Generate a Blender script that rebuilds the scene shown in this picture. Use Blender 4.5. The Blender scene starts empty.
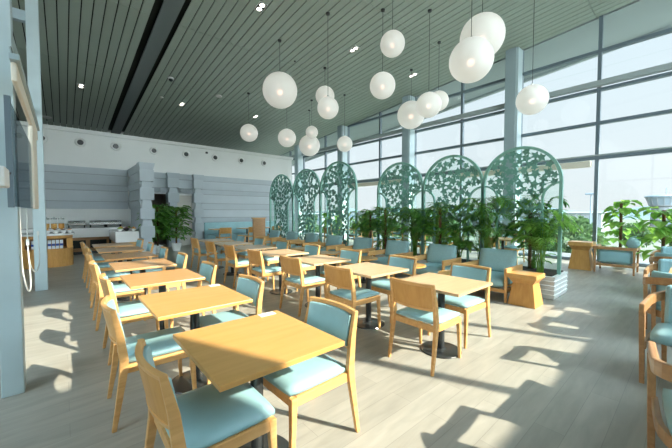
import bpy, math, random
from mathutils import Vector, Matrix
random.seed(7)
scn = bpy.context.scene
COL = scn.collection
PI = math.pi

# ------------------------------------------------------------------ materials
def new_mat(name):
    m = bpy.data.materials.new(name); m.use_nodes = True
    nt = m.node_tree; b = nt.nodes['Principled BSDF']
    return m, nt, b
def simple(name, col, rough=.5, metal=0., noise=0., nscale=8., bump=0., coat=0., emit=None, estr=0., spec=.5):
    m, nt, b = new_mat(name)
    b.inputs['Base Color'].default_value = (*col, 1); b.inputs['Roughness'].default_value = rough
    b.inputs['Metallic'].default_value = metal; b.inputs['Coat Weight'].default_value = coat
    b.inputs['Specular IOR Level'].default_value = spec
    if emit: b.inputs['Emission Color'].default_value = (*emit, 1); b.inputs['Emission Strength'].default_value = estr
    if noise or bump:
        tc = nt.nodes.new('ShaderNodeTexCoord'); n = nt.nodes.new('ShaderNodeTexNoise')
        n.inputs['Scale'].default_value = nscale; n.inputs['Detail'].default_value = 4
        nt.links.new(tc.outputs['Object'], n.inputs['Vector'])
        if noise:
            r = nt.nodes.new('ShaderNodeValToRGB')
            r.color_ramp.elements[0].position = .3; r.color_ramp.elements[1].position = .7
            r.color_ramp.elements[0].color = (*[c*(1-noise) for c in col], 1)
            r.color_ramp.elements[1].color = (*[min(1, c*(1+noise)) for c in col], 1)
            nt.links.new(n.outputs['Fac'], r.inputs['Fac']); nt.links.new(r.outputs['Color'], b.inputs['Base Color'])
        if bump:
            bp = nt.nodes.new('ShaderNodeBump'); bp.inputs['Strength'].default_value = bump; bp.inputs['Distance'].default_value = .01
            nt.links.new(n.outputs['Fac'], bp.inputs['Height']); nt.links.new(bp.outputs['Normal'], b.inputs['Normal'])
    return m
def wood(name, c1, c2, axis_scale=(1.5, 14, 14), rough=.38, coat=.15):
    m, nt, b = new_mat(name)
    tc = nt.nodes.new('ShaderNodeTexCoord'); mp = nt.nodes.new('ShaderNodeMapping')
    mp.inputs['Scale'].default_value = axis_scale
    n = nt.nodes.new('ShaderNodeTexNoise'); n.inputs['Scale'].default_value = 2.2; n.inputs['Detail'].default_value = 6
    n.inputs['Distortion'].default_value = .6
    r = nt.nodes.new('ShaderNodeValToRGB'); r.color_ramp.elements[0].position = .3; r.color_ramp.elements[1].position = .72
    r.color_ramp.elements[0].color = (*c1, 1); r.color_ramp.elements[1].color = (*c2, 1)
    L = nt.links.new
    L(tc.outputs['Object'], mp.inputs['Vector']); L(mp.outputs['Vector'], n.inputs['Vector'])
    L(n.outputs['Fac'], r.inputs['Fac']); L(r.outputs['Color'], b.inputs['Base Color'])
    b.inputs['Roughness'].default_value = rough; b.inputs['Coat Weight'].default_value = coat
    b.inputs['Coat Roughness'].default_value = .25
    return m
def glass_mat(name, tint, gloss=.06, rough=.02):
    m, nt, b = new_mat(name); nt.nodes.remove(b)
    out = nt.nodes['Material Output']
    t = nt.nodes.new('ShaderNodeBsdfTransparent'); t.inputs['Color'].default_value = (*tint, 1)
    g = nt.nodes.new('ShaderNodeBsdfGlossy'); g.inputs['Roughness'].default_value = rough
    mx = nt.nodes.new('ShaderNodeMixShader'); mx.inputs['Fac'].default_value = gloss
    nt.links.new(t.outputs[0], mx.inputs[1]); nt.links.new(g.outputs[0], mx.inputs[2]); nt.links.new(mx.outputs[0], out.inputs['Surface'])
    return m
def leaf_mat(name, c1, c2, rough=.4):
    m, nt, b = new_mat(name); out = nt.nodes['Material Output']; L = nt.links.new
    tc = nt.nodes.new('ShaderNodeTexCoord'); n = nt.nodes.new('ShaderNodeTexNoise'); n.inputs['Scale'].default_value = 7
    L(tc.outputs['Object'], n.inputs['Vector'])
    r = nt.nodes.new('ShaderNodeValToRGB'); r.color_ramp.elements[0].position = .35; r.color_ramp.elements[1].position = .65
    r.color_ramp.elements[0].color = (*c1, 1); r.color_ramp.elements[1].color = (*c2, 1)
    L(n.outputs['Fac'], r.inputs['Fac']); L(r.outputs['Color'], b.inputs['Base Color'])
    b.inputs['Roughness'].default_value = rough
    tr = nt.nodes.new('ShaderNodeBsdfTranslucent'); L(r.outputs['Color'], tr.inputs['Color'])
    mx = nt.nodes.new('ShaderNodeMixShader'); mx.inputs['Fac'].default_value = .5
    L(b.outputs[0], mx.inputs[1]); L(tr.outputs[0], mx.inputs[2]); L(mx.outputs[0], out.inputs['Surface'])
    return m

M = {}
M['wood'] = wood('light oak', (.66, .345, .115), (.80, .465, .185))
M['wood_y'] = wood('light oak across', (.66, .345, .115), (.80, .465, .185), (14, 1.5, 14))
M['wood_top'] = wood('oak table top', (.64, .335, .095), (.73, .405, .135), (.9, 7, 9), .3, .3)
M['wood_sunlit'] = wood('sunlit oak table top', (.68, .44, .24), (.80, .55, .33), (.9, 9, 9), .3, .3)  # same oak as the left row, with its sunlit look put into the colour
M['wood_orange'] = wood('orange oak table top', (.66, .32, .11), (.74, .39, .15), (.9, 7, 9), .3, .3)
M['wood_striped'] = wood('striped brown table top', (.42, .22, .09), (.74, .44, .20), (.9, 12, 9), .3, .3)
M['wood_ply'] = wood('honey plywood', (.58, .28, .07), (.68, .36, .105), (10, 10, 2), .4, .2)
M['wood_dark'] = wood('brown veneer', (.30, .15, .06), (.42, .23, .10), (2, 12, 12), .45, .1)
M['wood_walnut'] = wood('reddish oak', (.42, .21, .085), (.55, .30, .13), (2, 12, 12), .35, .2)
M['blue'] = simple('pale teal leather', (.315, .54, .585), .42, noise=.05, nscale=5, bump=.05)
M['blue_fab'] = simple('grey teal fabric', (.33, .53, .55), .75, noise=.10, nscale=60, bump=.15)
M['black'] = simple('black steel', (.025, .03, .032), .4, coat=.2)
M['white'] = simple('white paint', (.78, .80, .79), .6, noise=.02, nscale=1.5)
M['cream'] = simple('cream board', (.76, .71, .60), .6)
M['steel_blue'] = simple('pale blue grey steel', (.47, .58, .61), .35, noise=.05, nscale=3)
M['column'] = simple('blue grey column paint', (.36, .46, .50), .4)
M['mullion'] = simple('slate aluminium', (.15, .20, .235), .4)
M['transom_lt'] = simple('light grey aluminium', (.38, .44, .45), .4)
M['siding'] = simple('grey lapped boarding', (.50, .56, .60), .6, noise=.03, nscale=2)
M['slat'] = simple('grey green ceiling plank', (.365, .43, .375), .42, noise=.03, nscale=1)
M['ceil_dark'] = simple('dark ceiling void', (.012, .016, .014), .8)
M['recess'] = simple('dark grey recess panel', (.17, .20, .205), .5)
M['green_frame'] = simple('sage green metal', (.24, .50, .42), .4, coat=.1)
M['green_leaf'] = simple('sage green cut metal', (.17, .41, .33), .5)
M['glass'] = glass_mat('clear window glass', (.97, .985, .98), .03)
M['glass_green'] = glass_mat('green tinted glass', (.90, .965, .945), .03)
M['glass_dark'] = glass_mat('dark tinted glass', (.60, .65, .68), .08)
M['chrome'] = simple('brushed steel', (.65, .66, .66), .25, metal=1.)
M['leaf'] = leaf_mat('glossy green leaf', (.08, .24, .045), (.21, .46, .09))
M['leaf_b'] = leaf_mat('bright green leaf', (.15, .38, .05), (.36, .62, .13))
M['leaf_d'] = leaf_mat('dark green leaf', (.05, .18, .04), (.12, .34, .07))
M['tree'] = leaf_mat('tree crown green', (.05, .105, .04), (.105, .18, .075), .7)
M['bark'] = simple('brown fibre stem', (.16, .085, .04), .9, noise=.3, nscale=20)
M['soil'] = simple('dark soil', (.05, .035, .025), .95, noise=.3, nscale=20)
M['planter'] = simple('white planter', (.90, .90, .88), .5)
M['cup'] = simple('white ceramic', (.85, .85, .84), .2, coat=.4)
M['carton'] = simple('white carton', (.85, .87, .90), .4)
M['carton_b'] = simple('blue carton band', (.03, .08, .35), .4)
M['cereal'] = simple('golden cereal', (.65, .34, .09), .8, noise=.4, nscale=60)
M['berry'] = simple('dark fruit', (.10, .03, .03), .4, noise=.5, nscale=30)
M['fruit'] = simple('orange fruit', (.75, .33, .06), .5)
M['green_fruit'] = simple('green fruit', (.30, .42, .08), .5)
M['plate'] = simple('grey sign', (.30, .34, .37), .5)  # also on the sheets that stand in for groove shade
M['door'] = simple('beige door leaf', (.60, .58, .52), .5)
M['hall'] = simple('brown hall wall', (.26, .22, .18), .7)
M['concrete'] = simple('pale concrete', (.19, .205, .215), .8, noise=.1, nscale=.5)
M['road'] = simple('grey asphalt', (.10, .105, .11), .85, noise=.08, nscale=.3)
M['grass'] = simple('grass', (.085, .10, .075), .95, noise=.25, nscale=.06)
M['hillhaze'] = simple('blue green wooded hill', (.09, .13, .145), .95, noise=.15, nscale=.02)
M['lamp_on'] = simple('lit lamp disc', (.9, .9, .85), .4, emit=(1, .93, .8), estr=4.)
M['bulb'] = simple('warm bulb', (1, .8, .6), .4, emit=(1, .55, .42), estr=1.8)

def globe_mat():
    m, nt, b = new_mat('opal globe shade'); out = nt.nodes['Material Output']; L = nt.links.new
    b.inputs['Base Color'].default_value = (.92, .93, .90, 1); b.inputs['Roughness'].default_value = .35
    b.inputs['Emission Color'].default_value = (.95, 1, .97, 1); b.inputs['Emission Strength'].default_value = .14
    tr = nt.nodes.new('ShaderNodeBsdfTranslucent'); tr.inputs['Color'].default_value = (.95, .94, .9, 1)
    rf = nt.nodes.new('ShaderNodeBsdfRefraction'); rf.inputs['Color'].default_value = (.95, .93, .9, 1)
    rf.inputs['Roughness'].default_value = .8; rf.inputs['IOR'].default_value = 1.03
    m1 = nt.nodes.new('ShaderNodeMixShader'); m1.inputs['Fac'].default_value = .35
    m2 = nt.nodes.new('ShaderNodeMixShader'); m2.inputs['Fac'].default_value = .22
    L(b.outputs[0], m1.inputs[1]); L(tr.outputs[0], m1.inputs[2])
    L(m1.outputs[0], m2.inputs[1]); L(rf.outputs[0], m2.inputs[2]); L(m2.outputs[0], out.inputs['Surface'])
    return m
M['globe'] = globe_mat(); M['cable'] = simple('off white cable', (.62, .64, .62), .5)

def floor_mat():
    m, nt, b = new_mat('washed oak vinyl planks'); L = nt.links.new
    tc = nt.nodes.new('ShaderNodeTexCoord')
    br = nt.nodes.new('ShaderNodeTexBrick'); br.offset = .37
    br.inputs['Scale'].default_value = 1; br.inputs['Brick Width'].default_value = 1.25; br.inputs['Row Height'].default_value = .18
    br.inputs['Mortar Size'].default_value = .0022; br.inputs['Mortar Smooth'].default_value = .3; br.inputs['Bias'].default_value = 0
    br.inputs['Color1'].default_value = (.365, .35, .305, 1); br.inputs['Color2'].default_value = (.425, .41, .36, 1)
    br.inputs['Mortar'].default_value = (.30, .29, .26, 1)
    L(tc.outputs['Object'], br.inputs['Vector'])
    mp = nt.nodes.new('ShaderNodeMapping'); mp.inputs['Scale'].default_value = (1.5, 8, 1)
    L(tc.outputs['Object'], mp.inputs['Vector'])
    n = nt.nodes.new('ShaderNodeTexNoise'); n.inputs['Scale'].default_value = 1.6; n.inputs['Detail'].default_value = 7
    n.inputs['Distortion'].default_value = .4
    L(mp.outputs['Vector'], n.inputs['Vector'])
    r = nt.nodes.new('ShaderNodeValToRGB'); r.color_ramp.elements[0].color = (.86, .86, .86, 1); r.color_ramp.elements[1].color = (1.1, 1.1, 1.1, 1)
    r.color_ramp.elements[0].position = .3; r.color_ramp.elements[1].position = .7
    L(n.outputs['Fac'], r.inputs['Fac'])
    mx = nt.nodes.new('ShaderNodeMix'); mx.data_type = 'RGBA'; mx.blend_type = 'MULTIPLY'; mx.inputs['Factor'].default_value = 1
    L(br.outputs['Color'], mx.inputs['A']); L(r.outputs['Color'], mx.inputs['B']); L(mx.outputs['Result'], b.inputs['Base Color'])
    bp = nt.nodes.new('ShaderNodeBump'); bp.inputs['Strength'].default_value = .12; bp.inputs['Distance'].default_value = .004
    L(n.outputs['Fac'], bp.inputs['Height']); L(bp.outputs['Normal'], b.inputs['Normal'])
    b.inputs['Roughness'].default_value = .36
    return m
M['floor'] = floor_mat()

# ------------------------------------------------------------------ mesh builder
class MB:
    def __init__(s): s.v = []; s.f = []
    def add(s, vs, fs):
        n = len(s.v); s.v += [tuple(v) for v in vs]; s.f += [tuple(i+n for i in f) for f in fs]
    def box(s, x0, x1, y0, y1, z0, z1):
        s.add([(x0,y0,z0),(x1,y0,z0),(x1,y1,z0),(x0,y1,z0),(x0,y0,z1),(x1,y0,z1),(x1,y1,z1),(x0,y1,z1)],
              [(3,2,1,0),(4,5,6,7),(0,1,5,4),(1,2,6,5),(2,3,7,6),(3,0,4,7)]); return s
    def hexa(s, a, b):                      # two quads joined (bottom ring a, top ring b)
        n = len(a); s.add(list(a)+list(b), [tuple(reversed(range(n))), tuple(range(n, 2*n))]+[(i,(i+1)%n,n+(i+1)%n,n+i) for i in range(n)]); return s
    def frust(s, c0, h0, c1, h1):           # rect section half sizes h at centres c0 (bottom) and c1 (top)
        q = lambda c, h: [(c[0]-h[0],c[1]-h[1],c[2]),(c[0]+h[0],c[1]-h[1],c[2]),(c[0]+h[0],c[1]+h[1],c[2]),(c[0]-h[0],c[1]+h[1],c[2])]
        return s.hexa(q(c0,h0), q(c1,h1))
    def bar(s, pts, hs):                    # rectangular bar through pts (mostly vertical), one closed skin
        n0 = len(s.v)
        for p, h in zip(pts, hs):
            s.v += [(p[0]-h[0],p[1]-h[1],p[2]),(p[0]+h[0],p[1]-h[1],p[2]),(p[0]+h[0],p[1]+h[1],p[2]),(p[0]-h[0],p[1]+h[1],p[2])]
        k = len(pts)
        for i in range(k-1):
            for j in range(4):
                a = n0+4*i+j; b = n0+4*i+(j+1)%4; s.f.append((a,b,b+4,a+4))
        s.f.append((n0+3,n0+2,n0+1,n0)); t = n0+4*(k-1); s.f.append((t,t+1,t+2,t+3)); return s
    def prism(s, poly, fn, d):              # poly of (a,b); fn(a,b,t) -> xyz, t in (0,d)
        n = len(poly); s.add([fn(a,b,0) for a,b in poly]+[fn(a,b,d) for a,b in poly],
              [tuple(range(n)), tuple(reversed(range(n,2*n)))]+[(i,n+i,n+(i+1)%n,(i+1)%n) for i in range(n)]); return s
    def tube(s, pts, r, seg=8, closed=False):
        pts = [Vector(p) for p in pts]; n = len(pts); n0 = len(s.v)
        rs = r if isinstance(r, (list, tuple)) else [r]*n
        for i, p in enumerate(pts):
            if closed: t = pts[(i+1)%n]-pts[i-1]
            else: t = pts[min(i+1,n-1)]-pts[max(i-1,0)]
            t.normalize(); up = Vector((0,0,1)) if abs(t.z) < .9 else Vector((1,0,0))
            a = t.cross(up).normalized(); b = t.cross(a)
            for k in range(seg):
                th = 2*PI*k/seg; s.v.append(tuple(p+(a*math.cos(th)+b*math.sin(th))*rs[i]))
        for i in range(n if closed else n-1):
            for k in range(seg):
                a0 = n0+i*seg+k; a1 = n0+i*seg+(k+1)%seg; j = (i+1)%n
                s.f.append((a0,a1,n0+j*seg+(k+1)%seg,n0+j*seg+k))
        if not closed:
            s.f.append(tuple(n0+k for k in reversed(range(seg)))); s.f.append(tuple(n0+(n-1)*seg+k for k in range(seg)))
        return s
    def lathe(s, prof, c=(0,0,0), seg=24):  # prof list of (r,z)
        n0 = len(s.v); n = len(prof)
        for r, z in prof:
            for k in range(seg):
                th = 2*PI*k/seg; s.v.append((c[0]+r*math.cos(th), c[1]+r*math.sin(th), c[2]+z))
        for i in range(n-1):
            for k in range(seg):
                a = n0+i*seg+k; b = n0+i*seg+(k+1)%seg; s.f.append((a,b,b+seg,a+seg))
        s.f.append(tuple(n0+k for k in reversed(range(seg)))); s.f.append(tuple(n0+(n-1)*seg+k for k in range(seg)))
        return s
    def ball(s, c, r, seg=24, sq=1.):
        k = seg//2; pr = [(max(r*math.sin(PI*i/k), .0004), -r*sq*math.cos(PI*i/k)) for i in range(k+1)]
        return s.lathe(pr, c, seg)
    def leaf(s, p, d, up, L, W, fold=.15, droop=.2):
        p = Vector(p); d = Vector(d).normalized(); side = d.cross(Vector(up))
        if side.length < 1e-3: side = d.cross(Vector((1,0,.1)))
        side.normalize(); nn = side.cross(d)
        a = p; m1 = p+d*L*.35; m2 = p+d*L*.72-nn*L*droop*.4; t = p+d*L-nn*L*droop
        w = W/2; lift = nn*W*fold
        s.add([a, m1+side*w+lift, m1, m1-side*w+lift, m2+side*w*.8+lift, m2, m2-side*w*.8+lift, t],
              [(0,2,1),(0,3,2),(1,2,5,4),(2,3,6,5),(4,5,7),(5,6,7)]); return s
    def build(s, name, mat, parent=None, smooth=False, bevel=0., sub=0, loc=None):
        me = bpy.data.meshes.new(name); me.from_pydata(s.v, [], s.f); me.update()
        me.materials.append(M[mat] if isinstance(mat, str) else mat)
        if smooth:
            for p in me.polygons: p.use_smooth = True
        o = bpy.data.objects.new(name, me); COL.objects.link(o)
        if parent: o.parent = parent
        if loc: o.location = loc
        if bevel:
            m = o.modifiers.new('bevel', 'BEVEL'); m.width = bevel; m.segments = 2; m.limit_method = 'ANGLE'; m.angle_limit = .6
        if sub:
            m = o.modifiers.new('sub', 'SUBSURF'); m.levels = sub; m.render_levels = sub
        return o
def cushion(mb, x0, x1, y0, y1, z0, z1, puff=.02, nx=5, ny=5):
    """soft rounded slab, closed, crowned on both large faces"""
    e = 4.
    n0 = len(mb.v); idx = {}
    N = 9
    for side in (1, -1):
        for i in range(N):
            for j in range(N):
                a = -1+2*i/(N-1); b = -1+2*j/(N-1)
                k = max(abs(a), abs(b))
                edge = (1-max(0, (k-.8)/.2)**2*.55)
                a2 = a*(1-.04*abs(b)**4); b2 = b*(1-.04*abs(a)**4)
                hz = (z1-z0)/2; zz = side*(hz*edge + puff*(1-a*a)*(1-b*b))
                mb.v.append(((x0+x1)/2+a2*(x1-x0)/2, (y0+y1)/2+b2*(y1-y0)/2, (z0+z1)/2+zz))
                idx[(side,i,j)] = len(mb.v)-1
    for i in range(N-1):
        for j in range(N-1):
            mb.f.append((idx[1,i,j],idx[1,i+1,j],idx[1,i+1,j+1],idx[1,i,j+1]))
            mb.f.append((idx[-1,i,j+1],idx[-1,i+1,j+1],idx[-1,i+1,j],idx[-1,i,j]))
    for k in range(N-1):
        mb.f.append((idx[-1,k,0],idx[-1,k+1,0],idx[1,k+1,0],idx[1,k,0]))
        mb.f.append((idx[1,k,N-1],idx[1,k+1,N-1],idx[-1,k+1,N-1],idx[-1,k,N-1]))
        mb.f.append((idx[1,0,k],idx[1,0,k+1],idx[-1,0,k+1],idx[-1,0,k]))
        mb.f.append((idx[-1,N-1,k],idx[-1,N-1,k+1],idx[1,N-1,k+1],idx[1,N-1,k]))
    return mb
def xform(mb, mat, start=0):
    for i in range(start, len(mb.v)): mb.v[i] = tuple(mat @ Vector(mb.v[i]))
    return mb
def tag(o, label=None, cat=None, group=None, kind=None):
    if label: o['label'] = label
    if cat: o['category'] = cat
    if group: o['group'] = group
    if kind: o['kind'] = kind
    return o
def thing(name, loc=(0,0,0), rz=0, label=None, cat=None, group=None):
    o = bpy.data.objects.new(name, None); COL.objects.link(o); o.location = loc; o.rotation_euler = (0,0,rz)
    o.empty_display_size = .1
    return tag(o, label, cat, group)
def kids(o): return [c for c in bpy.data.objects if c.parent == o]
def copy_tree(o, parent=None):
    ch = kids(o)
    c = o.copy(); COL.objects.link(c); c.parent = parent
    for k in ch: copy_tree(k, c)
    return c
USED = set()
def place(proto, loc, rz, label, group=None, cat=None):
    if proto.name not in USED: USED.add(proto.name); c = proto
    else: c = copy_tree(proto)
    c.location = loc; c.rotation_euler = (0,0,rz); c['label'] = label
    if group: c['group'] = group
    if cat: c['category'] = cat
    return c
def S(name, mb, mat, **k): return tag(mb.build(name, mat, **k), kind='structure')

def zc(y): return 7.37-.09*y            # underside of the sloping ceiling

# ------------------------------------------------------------------ camera, world, sun
f_px = 314.; yaw = math.radians(41.0); pitch = math.atan(12/f_px)
cam = bpy.data.objects.new('camera', bpy.data.cameras.new('camera')); COL.objects.link(cam)
cam.data.sensor_width = 36; cam.data.lens = f_px/672*36; cam.data.clip_end = 2000; cam.data.clip_start = .05
cam.location = (0,0,1.5); cam.rotation_euler = (PI/2-pitch, 0, -yaw)
scn.camera = cam

w = bpy.data.worlds.new('hazy sky'); scn.world = w; w.use_nodes = True
nt = w.node_tree; L = nt.links.new; bg = nt.nodes['Background']
tc = nt.nodes.new('ShaderNodeTexCoord'); sx = nt.nodes.new('ShaderNodeSeparateXYZ'); L(tc.outputs['Generated'], sx.inputs[0])
cr = nt.nodes.new('ShaderNodeValToRGB'); L(sx.outputs['Z'], cr.inputs['Fac'])
cr.color_ramp.elements[0].position = 0; cr.color_ramp.elements[0].color = (.80,.86,.89,1)
cr.color_ramp.elements[1].position = .6; cr.color_ramp.elements[1].color = (.70,.88,1.0,1)
nz = nt.nodes.new('ShaderNodeTexNoise'); nz.inputs['Scale'].default_value = 1.6; nz.inputs['Detail'].default_value = 5; L(tc.outputs['Generated'], nz.inputs['Vector'])
mr = nt.nodes.new('ShaderNodeMapRange'); mr.inputs['From Min'].default_value = .3; mr.inputs['From Max'].default_value = .7
mr.inputs['To Min'].default_value = .96; mr.inputs['To Max'].default_value = 1.04; L(nz.outputs['Fac'], mr.inputs['Value'])
# bright sky lobe towards -y and overhead, added as fill light for the interior
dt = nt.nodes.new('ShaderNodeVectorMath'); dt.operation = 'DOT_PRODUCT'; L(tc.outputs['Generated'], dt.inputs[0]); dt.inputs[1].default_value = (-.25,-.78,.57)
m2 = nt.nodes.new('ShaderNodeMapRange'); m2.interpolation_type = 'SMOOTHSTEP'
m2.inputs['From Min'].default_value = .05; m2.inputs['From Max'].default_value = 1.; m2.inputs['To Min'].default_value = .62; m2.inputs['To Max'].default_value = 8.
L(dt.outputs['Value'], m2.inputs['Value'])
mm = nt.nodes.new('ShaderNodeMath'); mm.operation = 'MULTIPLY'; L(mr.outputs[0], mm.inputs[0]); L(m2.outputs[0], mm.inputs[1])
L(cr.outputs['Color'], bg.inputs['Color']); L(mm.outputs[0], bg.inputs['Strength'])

SUN_EL = math.radians(33)
sd = Vector((.40*math.cos(SUN_EL), -.917*math.cos(SUN_EL), math.sin(SUN_EL)))
sl = bpy.data.lights.new('sun', 'SUN'); sl.energy = 6.6; sl.angle = math.radians(.6); sl.color = (1, .90, .74)
so = bpy.data.objects.new('sun', sl); COL.objects.link(so); so.rotation_euler = sd.to_track_quat('Z', 'Y').to_euler(); so.location = (5,-10,12)

vs = scn.view_settings; vs.view_transform = 'Standard'; vs.look = 'None'; vs.exposure = .85; vs.gamma = 1; vs.use_curve_mapping = False

# ------------------------------------------------------------------ room shell
X0, X1, Y0, Y1 = -5., 12., -4., 20.
S('floor', MB().box(X0, X1+.3, Y0, Y1, -.15, 0), 'floor')
# ceiling planks: real boards with dark gaps, sloping down away from the camera
mb = MB(); x = X0; pitchx = .225
xs = []
k = math.floor((X0-.025)/pitchx)
seams = [Y0-.1] + [5.7+3.6*j for j in range(-2, 4)] + [Y1+.1]
while k*pitchx+.025 < 11.9:
    a = k*pitchx+.025; b = a+pitchx-.026
    if not (b > 1.98 and a < 2.42):
        for y0, y1 in zip(seams[:-1], seams[1:]):
            y0 += .006; y1 -= .006
            mb.add([(a,y0,zc(y0)),(b,y0,zc(y0)),(b,y1,zc(y1)),(a,y1,zc(y1)),(a,y0,zc(y0)+.03),(b,y0,zc(y0)+.03),(b,y1,zc(y1)+.03),(a,y1,zc(y1)+.03)],
                   [(3,2,1,0),(4,5,6,7),(0,1,5,4),(1,2,6,5),(2,3,7,6),(3,0,4,7)])
    k += 1
S('ceiling', mb, 'slat')
def slope(mb, xa, xb, ya, yb, d0, d1):
    mb.add([(xa,ya,zc(ya)+d0),(xb,ya,zc(ya)+d0),(xb,yb,zc(yb)+d0),(xa,yb,zc(yb)+d0),(xa,ya,zc(ya)+d1),(xb,ya,zc(ya)+d1),(xb,yb,zc(yb)+d1),(xa,yb,zc(yb)+d1)],
           [(3,2,1,0),(4,5,6,7),(0,1,5,4),(1,2,6,5),(2,3,7,6),(3,0,4,7)]); return mb
S('ceiling_void', slope(MB(), X0, 12., Y0, Y1, .16, .3), 'ceil_dark')
S('trim_1', slope(MB(), 1.985, 2.37, Y0, Y1, .004, .06), 'recess')
# roof overhang outside the glass
S('trim_2', slope(slope(MB(), 12., 14.35, Y0, Y1+2, -.02, .3), 14.35, 14.5, Y0, Y1+2, -.12, .3), 'transom_lt')

# walls
S('wall_left', MB().box(X0-.2, X0, Y0, Y1, 0, 2.0).box(X0-.2, X0, Y0, Y1, 5.2, 8).box(X0-.2, X0, Y0, -1., 2., 5.2).box(X0-.2, X0, 5, Y1, 2., 5.2), 'white')
mb = MB().box(X0, X1+.3, Y0-.2, Y0, 0, 3.35).box(X0, 3.1, Y0-.2, Y0, 3.35, 7.9).box(8.4, X1+.3, Y0-.2, Y0, 3.35, 7.9)
S('wall_behind', mb, 'white')
S('wall_end', MB().box(X0, X1+.3, Y1, Y1+.2, 0, 7), 'white')
mb = MB()
for xx in (3.1, 5.0, 6.7, 8.4): mb.box(xx-.05, xx+.05, Y0-.12, Y0-.02, 3.35, 7.8)
mb.box(3.1, 8.4, Y0-.12, Y0-.02, 5.2, 5.3); mb.box(3.1, 8.4, Y0-.14, Y0, 3.3, 3.4)
wf = S('window_1', mb, 'mullion'); MB().box(3.15, 8.4, Y0-.08, Y0-.07, 3.4, 7.75).build('glass_pane', 'glass', wf)
mb = MB()  # unseen window in the left wall, added to let fill light in
for yy in (-1., 2, 5.): mb.box(X0-.12, X0-.02, yy-.05, yy+.05, 2., 5.2)
mb.box(X0-.12, X0-.02, -1., 5., 3.6, 3.7)
wf = S('added_window', mb, 'mullion'); MB().box(X0-.08, X0-.07, -1., 5., 2., 5.2).build('glass_pane', 'glass', wf)

# the long window wall on the right, x = 12
mull = [-2.2, 2.0, 6.2, 10.45, 14.75, 18.6]
cols = [-.15, 4.27, 8.58, 12.95, 17.2]
def ztop(y): return zc(y)+.1
mb = MB()
for yy in mull: mb.box(11.95, 12.07, yy-.045, yy+.045, 0, ztop(yy))
for yy in cols: mb.box(11.95, 12.07, yy-.22, yy-.15, 0, ztop(yy))
for zz in (1.0*0+.04, 3.1, 4.12, 6.2): mb.box(11.94, 12.08, Y0, Y1, zz-.045, zz+.045)
mb.box(11.94, 12.1, Y0, Y1, 5.05, 5.13)
wf = S('window_3', mb, 'mullion')
MB().box(12.005, 12.013, Y0, Y1, .05, 5.75).build('glass_pane', 'glass', wf)
v = [(12.005,Y0,5.75),(12.005,Y1,5.75),(12.005,Y1,zc(Y1)+.05),(12.005,Y0,zc(Y0)+.05)]
g = MB(); g.hexa([v[0],v[1],v[2],v[3]], [(12.013,a[1],a[2]) for a in v]); g.build('glass_pane', 'glass', wf)
MB().box(11.8, 11.95, Y0, Y1, 5.16, 5.32).box(11.94, 12.1, Y0, Y1, 3.15, 3.2).build('transom_beam', 'transom_lt', wf, bevel=.01)
S('trim_3', MB().box(11.9, 12.08, Y0, Y1, 0, .06), 'mullion')
for i, yy in enumerate(cols):
    c = S('trim_%d' % (4+i), MB().box(11.5, 11.86, yy-.17, yy+.17, 0, zc(yy)), 'column', bevel=.015)
    MB().box(11.52, 11.9, yy-.235, yy-.172, 0, zc(yy)-.02).build('side_casing', 'steel_blue', c)
BL = ['rightmost bay, next to the control tower view', 'bay right of the large column', 'bay between the two middle columns', 'bay beyond the second column', 'farthest bay']
blp = MB().box(-.09, .09, -1.0, 1.0, -.09, .09).build('roller_blind', 'cream', bevel=.02)
blp['category'] = 'blind'
for (yy, t) in ((3.1, 'rolled cream blind cassette under the transom in the bay above the tall pedestal stand'),
                (5.2, 'rolled cream blind cassette under the transom seen through the second arched screen from the right'),
                (9.6, 'rolled cream blind cassette seen through the third arched screen from the right'),
                (11.55, 'rolled cream blind cassette visible in the gap between the two groups of arched screens')):
    place(blp, (11.82, yy, 2.92), 0, t, 'rolled blinds under the window transom')

# far wall with air nozzles and lapped boarding
S('wall_far', MB().box(X0, 2.38, 15., 15.3, 0, 4.42).box(2.38, 9.75, 15., 15.3, 2.28, 4.42).box(4.47, 9.75, 15., 15.3, 0, 2.28)
  .box(3.42, 3.76, 15., 15.3, 0, 2.28).box(X0, 9.75, 15.3, Y1, 4.2, 4.42).box(9.55, 9.75, 15.3, Y1, 0, 4.2), 'white')
S('trim_9', MB().box(X0, 9.80, 14.93, 15.05, 4.40, 4.55).box(X0, 9.75, 15.05, Y1, 4.42, 4.5), 'white', bevel=.02)
# rooms behind the doorways
S('wall_hall', MB().box(2.0, 3.6, 16.6, 16.7, 0, 2.6).box(1.9, 2.0, 15.3, 16.7, 0, 2.6).box(3.55, 3.6, 15.3, 16.7, 0, 2.6).box(1.9, 3.6, 15.3, 16.7, 2.5, 2.6), 'hall')
d = S('door_1', MB().box(3.8, 4.43, 15.08, 15.13, 0, 2.24), 'door', bevel=.01)
MB().box(3.76, 3.80, 15.0, 15.16, 0, 2.28).box(4.43, 4.47, 15.0, 15.16, 0, 2.28).box(3.76, 4.47, 15., 15.16, 2.24, 2.28).build('door_frame', 'white', d)
MB().tube([(4.36,15.08,1.0),(4.36,15.02,1.0),(4.26,15.02,1.0)], .012).build('handle', 'chrome', d)

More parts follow.
